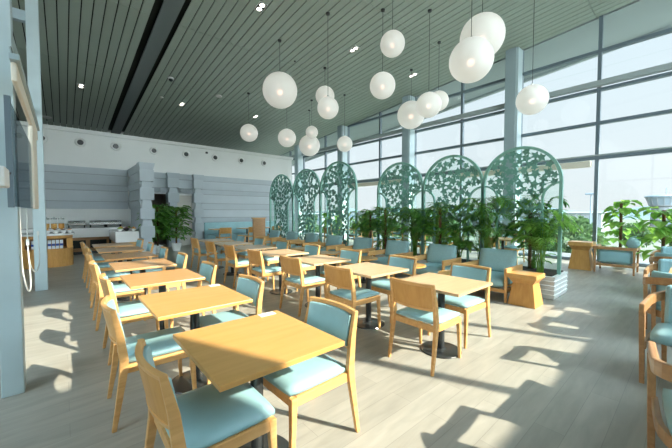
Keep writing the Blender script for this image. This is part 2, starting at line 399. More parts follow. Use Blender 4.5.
LV = [3.16, 2.93, 2.54, 2.32, 1.91, 1.62, 1.25, 1.02, .62, .36, 0]
def siding(x0, x1, yw, zmin, name, axis='x', sgn=-1):
    """lapped boards: each leans out towards its lower edge"""
    mb = MB(); lv = [z for z in LV if z >= zmin-.001]
    for i, (zt, zb) in enumerate(zip(lv[:-1], lv[1:])):
        o0, o1 = (.03, .09) if i % 2 else (.10, .055)
        g = .022 if i else 0
        poly = [(0,zt-g),(o0,zt-g),(o1,zb),(0,zb)]
        if axis == 'x': mb.prism(poly, lambda a, b, t: (x0+t, yw+sgn*a, b), x1-x0)
        else: mb.prism(poly, lambda a, b, t: (yw+sgn*a, x0+t, b), x1-x0)
    o = S(name, mb, 'siding'); zt, zb = lv[0]-.03, lv[-1]+.01
    if axis == 'x': MB().box(x0+.005, x1-.005, min(yw, yw+sgn*.02), max(yw, yw+sgn*.02), zb, zt).build('groove_shade', 'plate', o)  # dark sheet stands in for the groove shade between the boards
    else: MB().box(min(yw, yw+sgn*.02), max(yw, yw+sgn*.02), x0+.005, x1-.005, zb, zt).build('groove_shade', 'plate', o)
    return o
siding(X0, 1.98, 14.998, 1.62, 'trim_10')
siding(4.80, 9.74, 14.998, 0, 'trim_11')
siding(2.40, 3.40, 14.998, 2.32, 'trim_12'); siding(3.78, 4.46, 14.998, 2.32, 'trim_13')
S('trim_14', MB().box(2.07, 2.28, 12.42, 15., 0, 3.16), 'siding')
siding(12.44, 14.93, 2.069, 1.62, 'trim_15', 'y')
def pilaster(x, y, hx, hy, name, z0=0):
    mb = MB(); pts = []; hs = []
    for i, (zt, zb) in enumerate(zip(LV[:-1], LV[1:])):
        a, b = (.10, .10) if i % 2 else (.02, .05)
        if i == 0: a, b = .13, .08
        pts += [(x,y,zt),(x,y,zb+.004)]; hs += [(hx+a,hy+a),(hx+b,hy+b)]
    mb.bar(pts[::-1], hs[::-1]); return S(name, mb, 'siding')
pilaster(2.17, 12.40, .11, .07, 'trim_16'); pilaster(3.59, 14.85, .12, .07, 'trim_17'); pilaster(4.62, 14.85, .10, .07, 'trim_18')
S('baseboard_far', MB().box(4.8, 9.74, 14.86, 14.93, 0, .09), 'steel_blue')
# sign plates over the doorways
for xx, t in ((2.9, 'small grey sign plate above the dark doorway left of the middle pilaster'), (4.1, 'small grey sign plate above the beige door')):
    o = MB().box(xx-.22, xx+.22, 14.83, 14.86, 2.36, 2.52).build('sign_plate', 'plate'); tag(o, t, 'sign', 'sign plates over the doorways')
    MB().box(xx-.15, xx+.15, 14.86, 14.93, 2.42, 2.46).build('bracket', 'plate', o)
# round air nozzles
nz0 = thing('air_nozzle', label='x', cat='vent')
mb = MB(); ring = [(.16,0),(.17,.02),(.12,.045),(.085,.03),(.085,0)]
mb.lathe([(r,z) for r,z in ring]); xform(mb, Matrix.Rotation(PI/2, 4, 'X')); mb.build('ring', 'white', nz0, smooth=True)
mb = MB().lathe([(.001,.005),(.095,.005),(.095,.034),(.06,.036),(.001,.036)]); xform(mb, Matrix.Rotation(PI/2, 4, 'X')); mb.build('nozzle_mouth', 'black', nz0, smooth=False)
NZ = [(-.5,'leftmost round air nozzle, half hidden beside the slim blue post'), (.55,'second round air nozzle from the left on the white wall'),
      (1.62,'third round air nozzle from the left on the white wall'), (2.94,'fourth round air nozzle from the left, above the first doorway'),
      (4.2,'fifth round air nozzle from the left, above the beige door'), (5.48,'sixth round air nozzle from the left, fourth from the wall end'), (-1.6,'round air nozzle seen through the dark tinted hanging panel'),
      (6.77,'second round air nozzle from the right end of the white wall'), (8.03,'rightmost round air nozzle, nearest the end of the white wall')]
for xx, t in NZ: place(nz0, (xx, 14.998, 4.06), 0, t, 'round air nozzles on the far wall')
tag(MB().box(5.05, 5.13, 14.93, 15., 4.2, 4.28).build('wall_sensor', 'black'), 'tiny dark sensor on the white wall above the air nozzles', 'sensor')

# left columns, beam, tinted panel
mb = MB().box(-.41, -.275, 3.62, 3.78, 0, zc(3.7)); S('trim_19', mb, 'steel_blue', bevel=.008)
mb = MB().box(-.43, -.25, 8.15, 8.33, 0, zc(8.2)); S('trim_20', mb, 'steel_blue', bevel=.008)
S('trim_21', MB().box(-3.2, -.43, 8.18, 8.30, 5.0, 5.18), 'column')
S('trim_22', MB().box(-.43, -.36, 3.84, 8.15, 3.30, 3.42), 'steel_blue')
p = thing('hanging_glass_panel', (-.25, 2.96, 0), 0, 'tall dark tinted glass panel with cream board edge, between the two blue posts', 'panel')
MB().box(-.012, .0, 0, 1.91, 1.54, 2.25).build('glass_sheet', 'glass_dark', p)
MB().box(-.012, .02, .36, 2.9, 2.46, 2.60).build('top_board', 'cream', p, bevel=.01)
MB().box(-.014, .04, .30, 2.95, 2.60, 2.64).build('cap_rail', 'column', p)
MB().box(-.02, .02, 1.91, 2.6, 1.54, 2.46).build('end_board', 'cream', p, bevel=.01)
MB().box(-.018, .012, -.03, 0, 1.53, 2.25).build('edge_strip', 'mullion', p)
for yy in (.5, 2.8): MB().tube([(0.0,yy,2.62),(-.12,yy+.6,3.32)], .008).build('hanger', 'chrome', p)
mb = MB(); mb.box(-.30, -.25, 2.66, 2.88, 1.65, 1.77)
o = mb.build('wall_socket_box', 'white', bevel=.01); tag(o, 'small white electrical box fixed at the left frame edge beside the near blue column', 'electrical box')
MB().tube([(-.27,2.88,1.74),(-.25,2.91,1.75),(-.262,2.94,1.74)], .006).build('lead', 'black', o)
def loop(name, y0, y1, zb, label, r=.007, x=-.33, knot=1.1, top=1.545):
    pts = [(x, y0, top-k*(top-knot)/5) for k in range(5)]
    n = 20; w = (y1-y0)/2
    for i in range(n+1):
        a = PI*i/n; pts.append((x+.03*math.sin(a), y0+w-w*math.cos(a), knot-(knot-zb)*math.sin(a)**.6))
    o = MB().tube(pts, r, 6).build(name, 'cable', smooth=True); tag(o, label, 'cable', 'white cables under the tinted panel')
    MB().box(x-.014, x+.014, y1-.03, y1+.03, knot, knot+.07).build('plug', 'cable', o)
loop('hanging_cable', 4.5, 5.3, .62, 'white cable loop reaching lowest, hanging nearest the near blue column')
loop('hanging_cable', 5.3, 7.4, .66, 'white cable loop hanging next to the far slim post')

# ------------------------------------------------------------------ dining chair
def make_chair():
    t = thing('dining_chair', label='x', cat='chair')
    for s in (-1, 1):
        y = s*.235
        mb = MB().bar([(-.295, s*.252, 0), (-.262, s*.25, .2), (-.232, s*.247, .40), (-.228, s*.246, .48), (-.248, s*.244, .66), (-.285, s*.240, .835)],
                      [(.014,.013),(.019,.016),(.026,.017),(.027,.017),(.023,.016),(.015,.014)])
        mb.build('leg', 'wood', t, bevel=.005)
        mb = MB().bar([(.235, s*.235, 0), (.222, s*.232, .25), (.215, s*.228, .43)], [(.013,.013),(.017,.017),(.022,.020)])
        mb.build('leg', 'wood', t, bevel=.005)
    mb = MB().box(-.21, .20, -.246, -.222, .375, .435).box(-.21, .20, .222, .246, .375, .435)
    mb.box(.205, .232, -.22, .22, .375, .435).box(-.235, -.21, -.23, .23, .375, .435)
    mb.build('seat_frame', 'wood', t, bevel=.005)
    mb = cushion(MB(), -.225, .245, -.24, .24, .43, .485, .012); mb.build('seat', 'blue', t, smooth=True)
    # curved back: outer wood panel, thin top rail, blue pad on the inner side
    def arc(z0, z1, off, th, hw, xa, xb, n=12, dep=.045):
        mb = MB(); n0 = 0
        for i in range(n+1):
            u = -1+2*i/n; bow = -dep*(1-u*u)
            for (z, xx) in ((z0, xa), (z1, xb)):
                for o in (off, off+th): mb.v.append((xx+bow+o, u*hw, z))
        for i in range(n):
            a = 4*i; b = a+4
            mb.f += [(a,b,b+1,a+1),(a+2,a+3,b+3,b+2),(a,a+2,b+2,b),(a+1,b+1,b+3,a+3)]
        mb.f += [(0,1,3,2),(4*n,4*n+2,4*n+3,4*n+1)]
        return mb
    br = arc(.60, .808, 0, .014, .232, -.250, -.290).build('backrest', 'wood_ply', t, smooth=False)
    arc(.808, .835, -.008, .03, .240, -.282, -.288).build('top_rail', 'wood_y', br, bevel=.004)
    arc(.600, .806, .012, .026, .222, -.246, -.284).build('back_pad', 'blue', br, smooth=False, bevel=.008)
    arc(.575, .60, -.006, .024, .236, -.244, -.249).build('lower_rail', 'wood_y', br, bevel=.004)
    return t
def make_table():
    t = thing('cafe_table', label='x', cat='table')
    MB().box(-.365, .365, -.385, .385, .722, .75).build('tabletop', 'wood_top', t, bevel=.003)
    MB().box(-.15, .15, -.15, .15, .708, .722).build('mounting_plate', 'black', t)
    MB().lathe([(.038,.015),(.038,.71)], seg=20).build('pole', 'black', t, smooth=False)
    MB().lathe([(.212,0),(.215,.006),(.21,.014),(.06,.02),(.04,.03),(.001,.03)], seg=36).build('base', 'black', t, smooth=False)
    return t
def topmat(t, m):
    for c in kids(t):
        if c.name.startswith('tabletop'): c.material_slots[0].link = 'OBJECT'; c.material_slots[0].material = M[m]
chair = make_chair(); table = make_table()
ORD = ['first', 'second', 'third', 'fourth', 'fifth', 'sixth', 'seventh', 'eighth']
def H2(i): return 'nearest' if i == 0 else ('farthest' if i == 6 else ORD[i]+' nearest')
TY = [1.71, 2.88, 4.08, 5.28, 6.48, 7.68, 8.85]
for i, y in enumerate(TY):
    how = 'nearest the camera' if i == 0 else ('farthest back by the buffet' if i == 6 else '%s from the camera' % ORD[i])
    tb = place(table, (.855, y, 0), 0, 'square oak cafe table in the left row, %s' % how, 'cafe tables of the left row')
    topmat(tb, ['wood_top','wood_top','wood_orange','wood_striped','wood_orange','wood_striped','wood_striped'][i])
    j = random.uniform(-.03, .03) if i else 0
    dx = [0, -.07, .0, -.02, .0, .02, 0][i]
    place(chair, ((.60 if i else .575)+dx, y-.06+j, 0), random.uniform(-.05,.05) if i else 0, 'oak dining chair, aisle side, %s left row table' % H2(i), 'chairs on the aisle side of the left row')
    place(chair, (1.14 if i else 1.185, y+(.06 if i else .02)-j, 0), PI+(random.uniform(-.05,.05) if i else .02), 'oak dining chair, inner side, %s left row table' % H2(i), 'chairs on the inner side of the left row')
RY = [1.79, 2.86, 3.97, 5.10, 6.24, 7.36, 8.46]
for i, y in enumerate(RY):
    how = 'nearest the camera' if i == 0 else ('farthest back' if i == 6 else '%s from the camera' % ORD[i])
    tb = place(table, (3.065, y, 0), 0, 'square oak cafe table in the middle row, %s' % how, 'cafe tables of the middle row')
    topmat(tb, 'wood_sunlit')
    place(chair, (2.81, y+random.uniform(-.02,.03), 0), random.uniform(-.04,.04), 'oak dining chair seen from behind, left side, %s middle row table' % H2(i), 'left side chairs of the middle row')
    place(chair, (3.55, y+.05+random.uniform(-.02,.02), 0), PI+random.uniform(-.05,.05), 'oak dining chair facing left, armchair side, %s middle row table' % H2(i), 'right side chairs of the middle row')
# white folded card on the nearest table's far corner
tag(MB().box(1.05, 1.17, 2.02, 2.08, .75, .753).build('paper_card', 'carton'), 'small white card lying on the far corner of the nearest cafe table', 'card')
tag(MB().box(1.10, 1.20, 3.19, 3.25, .75, .753).build('paper_card', 'carton'), 'small white card on the far corner of the second cafe table in the left row', 'card')

# ------------------------------------------------------------------ lounge armchairs (face -x), origin at centre floor
def make_arm():
    t = thing('lounge_armchair', label='x', cat='armchair')
    for s in (-1, 1):
        y = s*.375
        MB().box(-.36, .36, y-.022, y+.022, .455, .565).build('armrest', 'wood', t, bevel=.006)
        MB().bar([(-.33,y,0),(-.335,y,.46)], [(.018,.018),(.024,.022)]).build('leg', 'wood', t, bevel=.004)
        MB().bar([(.36,y,0),(.33,y,.46)], [(.016,.018),(.024,.022)]).build('leg', 'wood', t, bevel=.004)
    MB().box(-.34, -.31, -.353, .353, .15, .21).box(.29, .32, -.353, .353, .15, .21).box(-.31, .29, -.36, -.33, .15, .21).box(-.31, .29, .33, .36, .15, .21).build('seat_frame', 'wood_y', t, bevel=.004)
    mb = MB(); n = len(mb.v); cushion(mb, -.36, .27, -.335, .335, .21, .40, .015); mb.build('seat_cushion', 'blue', t, smooth=True)
    mb = MB(); cushion(mb, -.21, .21, -.325, .325, -.055, .055, .02)
    xform(mb, Matrix.Translation((.26,0,.60)) @ Matrix.Rotation(math.radians(-76), 4, 'Y')); 
    mb.build('back_cushion', 'blue_fab', t, smooth=True)
    MB().bar([(.30,0,.21),(.345,0,.62)], [(.012,.31),(.012,.31)]).build('back_board', 'wood', t, bevel=.004)
    return t
arm = make_arm()
AY = [2.42, 3.56, 4.75, 5.93, 7.1, 8.22, 9.38, 10.6]
for i, y in enumerate(AY):
    how = ['nearest the camera', 'second from the camera', 'third from the camera', 'fourth from the camera', 'fifth from the camera', 'sixth from the camera',
           'seventh from the camera', 'farthest from the camera'][i]
    place(arm, (5.83, y, 0), random.uniform(-.03,.03), 'blue cushioned armchair with thick oak arms by the screens, %s' % how, 'armchairs along the arched screens')
def make_round():
    t = thing('round_side_table', label='x', cat='side table')
    MB().lathe([(.001,.49),(.29,.49),(.30,.497),(.30,.515),(.29,.52),(.001,.52)], seg=36).build('tabletop', 'wood_top', t)
    MB().lathe([(.026,.01),(.026,.49)], seg=16).build('pole', 'black', t)
    MB().lathe([(.17,0),(.17,.012),(.03,.02),(.001,.02)], seg=30).build('base', 'black', t)
    return t
rt = make_round()
for i, y in enumerate([2.5, 3.5, 4.68, 5.85, 7.0, 8.15, 9.3]):
    place(rt, (4.86 if i else 4.75, y, 0), 0, 'round oak side table in front of the %s lounge armchair from the camera' % ORD[i], 'round side tables before the armchairs')
# tapered wooden stool and tall pedestal
def pedestal(name, loc, hw, h, label, cat, rz=0):
    t = thing(name, loc, rz, label, cat)
    MB().bar([(0,0,0),(0,0,h*.70)], [(hw,hw),(hw*.74,hw*.74)]).build('body', 'wood_ply', t, bevel=.004)
    MB().bar([(0,0,h*.70),(0,0,h*.86)], [(hw*.74,hw*.74),(hw*1.0,hw*1.0)]).build('flared_neck', 'wood_ply', t, bevel=.003)
    MB().box(-hw*1.06, hw*1.06, -hw*1.06, hw*1.06, h*.86, h).build('top', 'wood_top', t, bevel=.006)
pedestal('tapered_stool', (5.66, 1.80, 0), .2, .51, 'tapered oak side stool with flared top beside the nearest lounge armchair', 'stool')
pedestal('tall_pedestal', (10.35, 1.98, 0), .24, .72, 'tall tapered oak pedestal stand with flared top in front of the window mullion', 'pedestal')

# ------------------------------------------------------------------ arched screens (plane x = const, along y)
def ivy(mb, cy, cz, x, r, a, th=.010):
    pts = []
    lobes = 5
    for k in range(lobes*2):
        ang = a+PI*k/lobes
        rr = r*(1.0 if k % 2 == 0 else .52)*(1 if k else 1.15)
        pts.append((cy+rr*math.cos(ang), cz+rr*math.sin(ang)))
    mb.prism(pts, lambda p, q, t: (x+t, p, q), th)
def screen(y0, y1, top, sx, label, seed, full=False):
    rnd = random.Random(seed)
    t = thing('arched_screen', (sx, (y0+y1)/2, 0), 0, label, 'screen', 'green arched divider screens')
    hw = (y1-y0)/2-.012; spr = top-hw
    N = 28
    outer = [(-hw, .0)] + [(-hw, spr*i/4) for i in range(1,4)] + [(-hw*math.cos(PI*i/N), spr+hw*math.sin(PI*i/N)) for i in range(N+1)] + [(hw, spr*i/4) for i in (3,2,1)] + [(hw, .0)]
    ins = hw*.42
    def strip(path, wd, dx, mb):
        # flat metal bar following a path in (y,z): wd in plane, dx deep
        n = len(path); L_, R_ = [], []
        for i, p in enumerate(path):
            a = path[max(i-1,0)]; b = path[min(i+1,n-1)]
            ty, tz = b[0]-a[0], b[1]-a[1]; l = math.hypot(ty,tz); ny, nz_ = -tz/l, ty/l
            L_.append((p[0]+ny*wd/2, p[1]+nz_*wd/2)); R_.append((p[0]-ny*wd/2, p[1]-nz_*wd/2))
        n0 = len(mb.v)
        for i in range(n):
            for (q, xx) in ((L_[i],-dx/2),(R_[i],-dx/2),(R_[i],dx/2),(L_[i],dx/2)): mb.v.append((xx,q[0],q[1]))
        for i in range(n-1):
            for j in range(4): mb.f.append((n0+4*i+j, n0+4*i+(j+1)%4, n0+4*i+4+(j+1)%4, n0+4*i+4+j))
        mb.f.append((n0,n0+1,n0+2,n0+3)); mb.f.append((n0+4*(n-1)+3,n0+4*(n-1)+2,n0+4*(n-1)+1,n0+4*(n-1)))
        return mb
    strip(outer, .05, .06, MB()).build('outer_frame', 'green_frame', t)
    za = spr-.02
    for s in (-1, 1):
        rr = ins
        path = [(s*(hw-.02), za)] + [(s*(hw-rr*math.sin(PI/2*i/10)), za-rr+rr*math.cos(PI/2*i/10)) for i in range(1,11)] + [(s*(hw-rr), (za-rr)*k/3) for k in (2,1)] + [(s*(hw-rr), .0)]
        strip(path, .035, .045, MB()).build('inner_arch', 'green_frame', t)
    # ivy fretwork
    mb = MB(); pl = []
    def inside(y, z):
        if z > spr: return math.hypot(y, z-spr) < hw-.07
        if z < (spr-ins*1.9 if not full else .35): return False
        if z > za: return abs(y) < hw-.07
        d = za-z
        lim = hw-ins if d > ins else hw-math.sqrt(max(ins**2-(ins-d)**2, 0))
        return abs(y) < lim-.05
    tries = 0; target = 150 if full else 100
    while len(pl) < target and tries < 9000:
        tries += 1
        y = rnd.uniform(-hw, hw); z = rnd.uniform(.3 if full else spr-ins*2, top)
        if not inside(y, z): continue
        if math.sin(y*7+seed)*math.cos(z*6+seed*2) > .72: continue
        if abs(y) < .30 and spr-.25 < z < spr+.12 and rnd.random() < .55: continue
        r = rnd.uniform(.07, .105)
        if all(math.hypot(y-a, z-b) > (r+c)*(.60 if full else .66) for a, b, c in pl): pl.append((y, z, r))
    for y, z, r in pl: ivy(mb, y, z, rnd.uniform(-.014, .004), r, rnd.uniform(0, 2*PI))
    mb.build('ivy_fretwork', 'green_leaf', t)
    mb = MB()
    for i, (y, z, r) in enumerate(pl):
        near = sorted(pl, key=lambda q: (q[0]-y)**2+(q[1]-z)**2)[1:4]
        for q in near[:3]: 
            mb.tube([(0,y,z),(.002,(y+q[0])/2+.01,(z+q[1])/2),(0,q[0],q[1])], .006, 4)
    mb.build('vine_stems', 'green_leaf', t)
    poly = [(p[0]*.985, max(p[1]-.01, .02)) for p in outer]
    MB().prism(poly, lambda p, q, tt: (.012+tt, p, q), .006).build('glass_panel', 'glass_green', t)
    return t
SX = 6.62
screen(1.57, 2.94, 2.72, SX, 'green arched ivy screen nearest the window aisle, rightmost of all', 1)
screen(2.94, 4.38, 2.75, SX, 'green arched ivy screen, second from the right', 2)
screen(4.38, 5.84, 2.76, SX, 'green arched ivy screen, third from the right, beside the gap', 3)
screen(6.68, 8.42, 3.08, SX, 'green arched ivy screen just left of the gap between screen groups', 4, True)
screen(8.42, 10.10, 3.02, SX, 'green arched ivy screen, second from the left', 5, True)
screen(10.10, 11.85, 2.98, SX, 'green arched ivy screen, leftmost and farthest away', 6, True)

# white ribbed planters
def planter(y0, y1, label):
    t = thing('trough_planter', (6.63, (y0+y1)/2, 0), 0, label, 'planter', 'white ribbed planters under the screens')
    hy = (y1-y0)/2; pts = []; hs = []
    for k in range(5):
        z = .01+k*.078
        pts += [(0,0,z),(0,0,z+.074)]; hs += [(.385,hy-.018),(.405,hy)]
    MB().bar(pts, hs).build('ribbed_body', 'planter', t)
    MB().box(-.35, .35, -hy+.06, hy-.06, .39, .415).build('soil', 'soil', t)
for a, b, l in ((1.54, 2.94, 'white ribbed trough planter at the aisle end, beside the tapered stool'), (3.0, 4.36, 'white ribbed trough planter under the second screen from the right'),
                (4.42, 5.84, 'white ribbed trough planter under the third screen from the right'), (5.9, 6.62, 'short white ribbed trough planter in the gap between screen groups'),
                (6.7, 8.4, 'white ribbed trough planter left of the gap between screen groups'), (8.46, 10.08, 'white ribbed trough planter under the second screen from the left'), (10.14, 11.82, 'white ribbed trough planter under the leftmost screen')):
    planter(a, b, l)

# ------------------------------------------------------------------ plants
def frond(mb, ms, base, az, h, reach, rnd, lw=.030, ll=.27):
    pts = []; n = 11
    for i in range(n+1):
        t = i/n
        r = reach*(t**1.7); z = h*(math.sin(t*PI*.62)/math.sin(PI*.5 if .62 > .5 else 1))
        pts.append(Vector((base[0]+r*math.cos(az), base[1]+r*math.sin(az), base[2]+z)))
    ms.tube(pts, [.007*(1-.7*i/n) for i in range(n+1)], 4)
    side = Vector((-math.sin(az), math.cos(az), 0))
    for i in range(4, n+1):
        for half in (0, .5):
            j = min(i+half, n); k = int(j); fr = j-k
            p = pts[k] if k >= n else pts[k].lerp(pts[k+1], fr)
            d = (pts[min(k+1,n)]-pts[max(k-1,0)]).normalized()
            l = ll*(1-.45*abs(i-7)/5)*rnd.uniform(.85,1.1)
            for s in (-1, 1): mb.leaf(p, d*.75+side*s*1.0+Vector((0,0,-.12)), (0,0,1), l, lw, .1, .3)
def palm(loc, h, reach, n, label, seed, mat='leaf', nm='areca_palm', group='palms in the planters'):
    rnd = random.Random(seed); t = thing(nm, loc, rnd.uniform(0, 6), label, 'plant', group)
    mb = MB(); ms = MB()
    n = int(n*1.35)
    for i in range(n):
        az = 2*PI*i/n+rnd.uniform(-.3,.3); k = rnd.uniform(.5, 1)
        frond(mb, ms, (rnd.uniform(-.05,.05), rnd.uniform(-.05,.05), 0), az, h*k/1.0, reach*rnd.uniform(.6,1.1), rnd)
    mb.build('fronds', mat, t); ms.build('stems', 'leaf_b', t)
def poleplant(loc, h, r, n, leafL, label, seed, mat='leaf', nm='climbing_pothos', group='pole plants in the planters', pot=0, pole=True, polemat='bark', wide=.72):
    rnd = random.Random(seed); t = thing(nm, loc, 0, label, 'plant', group)
    if pot:
        MB().lathe([(pot*.72,0),(pot,pot*1.5),(pot*1.05,pot*1.6),(pot*.93,pot*1.6),(pot*.9,pot*1.45),(.001,pot*1.45)], seg=28).build('pot', 'cup', t, smooth=False)
    z0 = pot*1.45
    if pole: MB().tube([(0,0,z0),(.01,0,z0+(h-z0)*.5),(0,.01,h*.93)], .032, 8).build('moss_pole', polemat, t)
    mb = MB(); ms = MB()
    for i in range(n):
        z = z0+(h-z0)*(.12+.86*rnd.random()**.8); az = rnd.uniform(0, 2*PI)
        q = (z-z0)/(h-z0); rr = r*(1-.45*abs(q-.55))*rnd.uniform(.35,1)
        b = Vector((rr*math.cos(az), rr*math.sin(az), z))
        d = Vector((math.cos(az), math.sin(az), rnd.uniform(-.8,.2) if wide > .75 else rnd.uniform(-.35,.35)))
        ms.tube([(0,0,z-.12), tuple(b*Vector((.5,.5,1)) if False else (b.x*.5,b.y*.5,z-.02)), tuple(b)], .005, 4)
        mb.leaf(b, d, (0,0,1), leafL*rnd.uniform(.7,1.15), leafL*wide*rnd.uniform(.8,1.1), .14, .3)
    mb.build('leaves', mat, t); ms.build('stems', 'leaf_b', t)
# front planters
PL = [('palm', 6.36, 1.80, 1.20, .46, 13, 'bright arching palm at the aisle end of the planter, beside the stool', 'leaf_b'),
      ('pole', 6.78, 2.10, 1.35, .36, 90, 'leafy pole plant with brown stem behind the nearest armchair', 'leaf'),
      ('palm', 6.85, 2.05, 1.45, .42, 14, 'tall dark palm behind the aisle end screen', 'leaf_d'),
      ('palm', 6.45, 2.75, 1.40, .60, 20, 'dense palm where the two right screens meet', 'leaf'),
      ('palm', 6.9, 3.1, 1.45, .60, 16, 'dark palm behind the second screen from the right, near its right post', 'leaf_d'),
      ('palm', 6.42, 3.35, .75, .35, 14, 'low young palm behind the gap between the first two armchairs', 'leaf_b'),
      ('pole', 6.45, 3.82, 1.28, .36, 100, 'leafy pole plant with brown stem behind the second armchair', 'leaf'),
      ('palm', 6.85, 4.1, 1.35, .60, 18, 'palm with spreading dark fronds behind the second screen', 'leaf_d'),
      ('palm', 6.45, 4.5, 1.20, .55, 18, 'palm where the second and third screens from the right meet', 'leaf'),
      ('pole', 6.85, 4.85, 1.25, .36, 90, 'leafy pole plant between the second and third armchairs', 'leaf_d'),
      ('pole', 6.45, 5.42, 1.25, .36, 100, 'leafy pole plant with a tall brown stem behind the third armchair', 'leaf'),
      ('palm', 6.80, 5.7, 1.30, .60, 18, 'palm at the left end of the right screen group', 'leaf'),
      ('pole', 6.6, 6.1, 1.20, .34, 90, 'bushy plant in the gap between the screen groups, right side', 'leaf'),
      ('palm', 6.75, 6.42, 1.15, .45, 18, 'bushy palm in the gap between the screen groups, left side', 'leaf_b')]
for i, (k, x, y, h, r, n, l, m) in enumerate(PL):
    if k == 'palm': palm((x,y,.40), h, r, n, l, 20+i, m)
    else: poleplant((x,y,.40), h, r, n, .15, l, 40+i, m)
# ficus pair by the doorway
poleplant((2.62, 13.05, 0), 1.80, .46, 250, .30, 'left of the two leafy ficus trees in white pots before the doorway', 71, 'leaf', 'potted_ficus', 'ficus pair by the doorway', .17, wide=.6)
poleplant((3.30, 13.25, 0), 1.74, .44, 230, .30, 'right of the two leafy ficus trees in white pots before the doorway', 72, 'leaf', 'potted_ficus', 'ficus pair by the doorway', .19, wide=.6)
# monsteras by the window
poleplant((11.15, 1.32, 0), 1.86, .27, 62, .30, 'large leafed monstera in front of the window behind the low backed armchair', 81, 'leaf_b', 'potted_monstera', 'monsteras by the window', .18, wide=.8)
poleplant((10.5, .50, 0), 1.66, .32, 66, .32, 'large leafed monstera at the right edge behind the row of chairs', 82, 'leaf_b', 'potted_monstera', 'monsteras by the window', .18, wide=.8)
poleplant((10.6, 6.9, 0), 1.6, .45, 70, .32, 'monstera seen through the screens left of the gap', 83, 'leaf_b', 'potted_monstera', 'monsteras behind the screens', .18, wide=.8)
poleplant((10.6, 12.6, 0), 1.6, .45, 70, .32, 'monstera seen through the second screen from the left', 84, 'leaf_b', 'potted_monstera', 'monsteras behind the screens', .18, wide=.8)

# ------------------------------------------------------------------ low armchair by the window
t = thing('low_back_armchair', (10.42, 1.30, 0), 0, 'low backed reddish wood armchair with blue seat and a round bolster by the window', 'armchair')
for (lx, ly) in ((-.34,-.36),(-.34,.36),(.34,-.36),(.34,.36)):
    MB().bar([(lx*1.04,ly,0),(lx,ly,.60)], [(.018,.018),(.024,.024)]).build('leg', 'wood_walnut', t, bevel=.004)
MB().box(-.37, -.32, -.40, .40, .58, .65).box(-.32, .37, -.40, -.35, .58, .65).box(-.32, .37, .35, .40, .58, .65).build('top_rail', 'wood_walnut', t, bevel=.006)
MB().box(-.36, .36, -.38, -.34, .17, .23).box(-.36, .36, .34, .38, .17, .23).box(-.36, -.32, -.34, .34, .17, .23).box(.32, .36, -.34, .34, .17, .23).build('seat_frame', 'wood_walnut', t, bevel=.004)
cushion(MB(), -.30, .35, -.33, .33, .23, .42, .015).build('seat_cushion', 'blue', t, smooth=True)
mb = cushion(MB(), -.16, .16, -.33, .33, -.04, .04, .01); xform(mb, Matrix.Translation((-.28,0,.41)) @ Matrix.Rotation(PI/2, 4, 'Y')); mb.build('back_cushion', 'blue', t, smooth=True)
mb = MB(); mb.lathe([(.001,-.2),(.09,-.2),(.115,-.18),(.12,-.1),(.12,.1),(.115,.18),(.09,.2),(.001,.2)], seg=24); xform(mb, Matrix.Rotation(math.radians(80), 4, 'Y'))
tag(mb.build('round_bolster', 'blue_fab', smooth=True, loc=(10.30, .98, .77)), 'round blue grey bolster resting on the low backed armchair by the window', 'cushion')

# ------------------------------------------------------------------ tub chairs on the right edge; origin centre, faces +x
def make_tub():
    t = thing('tub_chair', label='x', cat='armchair')
    # bent U rail: arms at y=+-.30, curved back at x=-.30
    path = []
    for i in range(5): path.append((.30-.30*i/4*1.0, .30, .66+.0*i))
    for i in range(1, 14):
        a = PI/2+PI*i/14; path.append((.0+.33*math.cos(a)*1.0, .30*math.sin(a), .66+.07*math.sin(PI*i/14)))
    for i in range(5): path.append((.0+.30*i/4, -.30, .66))
    def ribbon(pp, th, h, grow=0):
        mb = MB(); n = len(pp)
        for i, p in enumerate(pp):
            a = Vector(pp[max(i-1,0)]); b = Vector(pp[min(i+1,n-1)]); tt = (b-a); tt.z = 0; tt.normalize(); nn = Vector((tt.y,-tt.x,0))
            P_ = Vector(p); 
            for (o, zz) in ((-th/2,-h/2),(th/2,-h/2),(th/2,h/2),(-th/2,h/2)): mb.v.append(tuple(P_+nn*(o+grow)+Vector((0,0,zz))))
        for i in range(n-1):
            for j in range(4): mb.f.append((4*i+j,4*i+(j+1)%4,4*i+4+(j+1)%4,4*i+4+j))
        mb.f.append((3,2,1,0)); mb.f.append((4*n-4,4*n-3,4*n-2,4*n-1)); return mb
    ribbon(path, .035, .085).build('arm_rail', 'wood_walnut', t, bevel=.008)
    low = [(p[0]*.93, p[1]*.93, .34) for p in path]
    ribbon(low, .03, .07).build('seat_rail', 'wood_walnut', t, bevel=.006)
    bk = [(p[0]*.84, p[1]*.84, .62) for p in path[6:16]]
    ribbon(bk, .06, .40).build('back_cushion', 'blue', t, bevel=.03)
    cushion(MB(), -.24, .29, -.255, .255, .37, .46, .02).build('seat_cushion', 'blue', t, smooth=True)
    for s in (-1, 1):
        MB().bar([(.27,s*.285,0),(.27,s*.30,.64)], [(.017,.017),(.022,.02)]).build('leg', 'wood_walnut', t, bevel=.004)
        MB().bar([(-.26,s*.20,0),(-.24,s*.215,.66)], [(.017,.017),(.022,.02)]).build('leg', 'wood_walnut', t, bevel=.004)
    MB().bar([(-.29,0,.36),(-.325,0,.68)], [(.012,.03),(.012,.03)]).build('back_slat', 'wood_walnut', t, bevel=.004)
    return t
tub = make_tub()
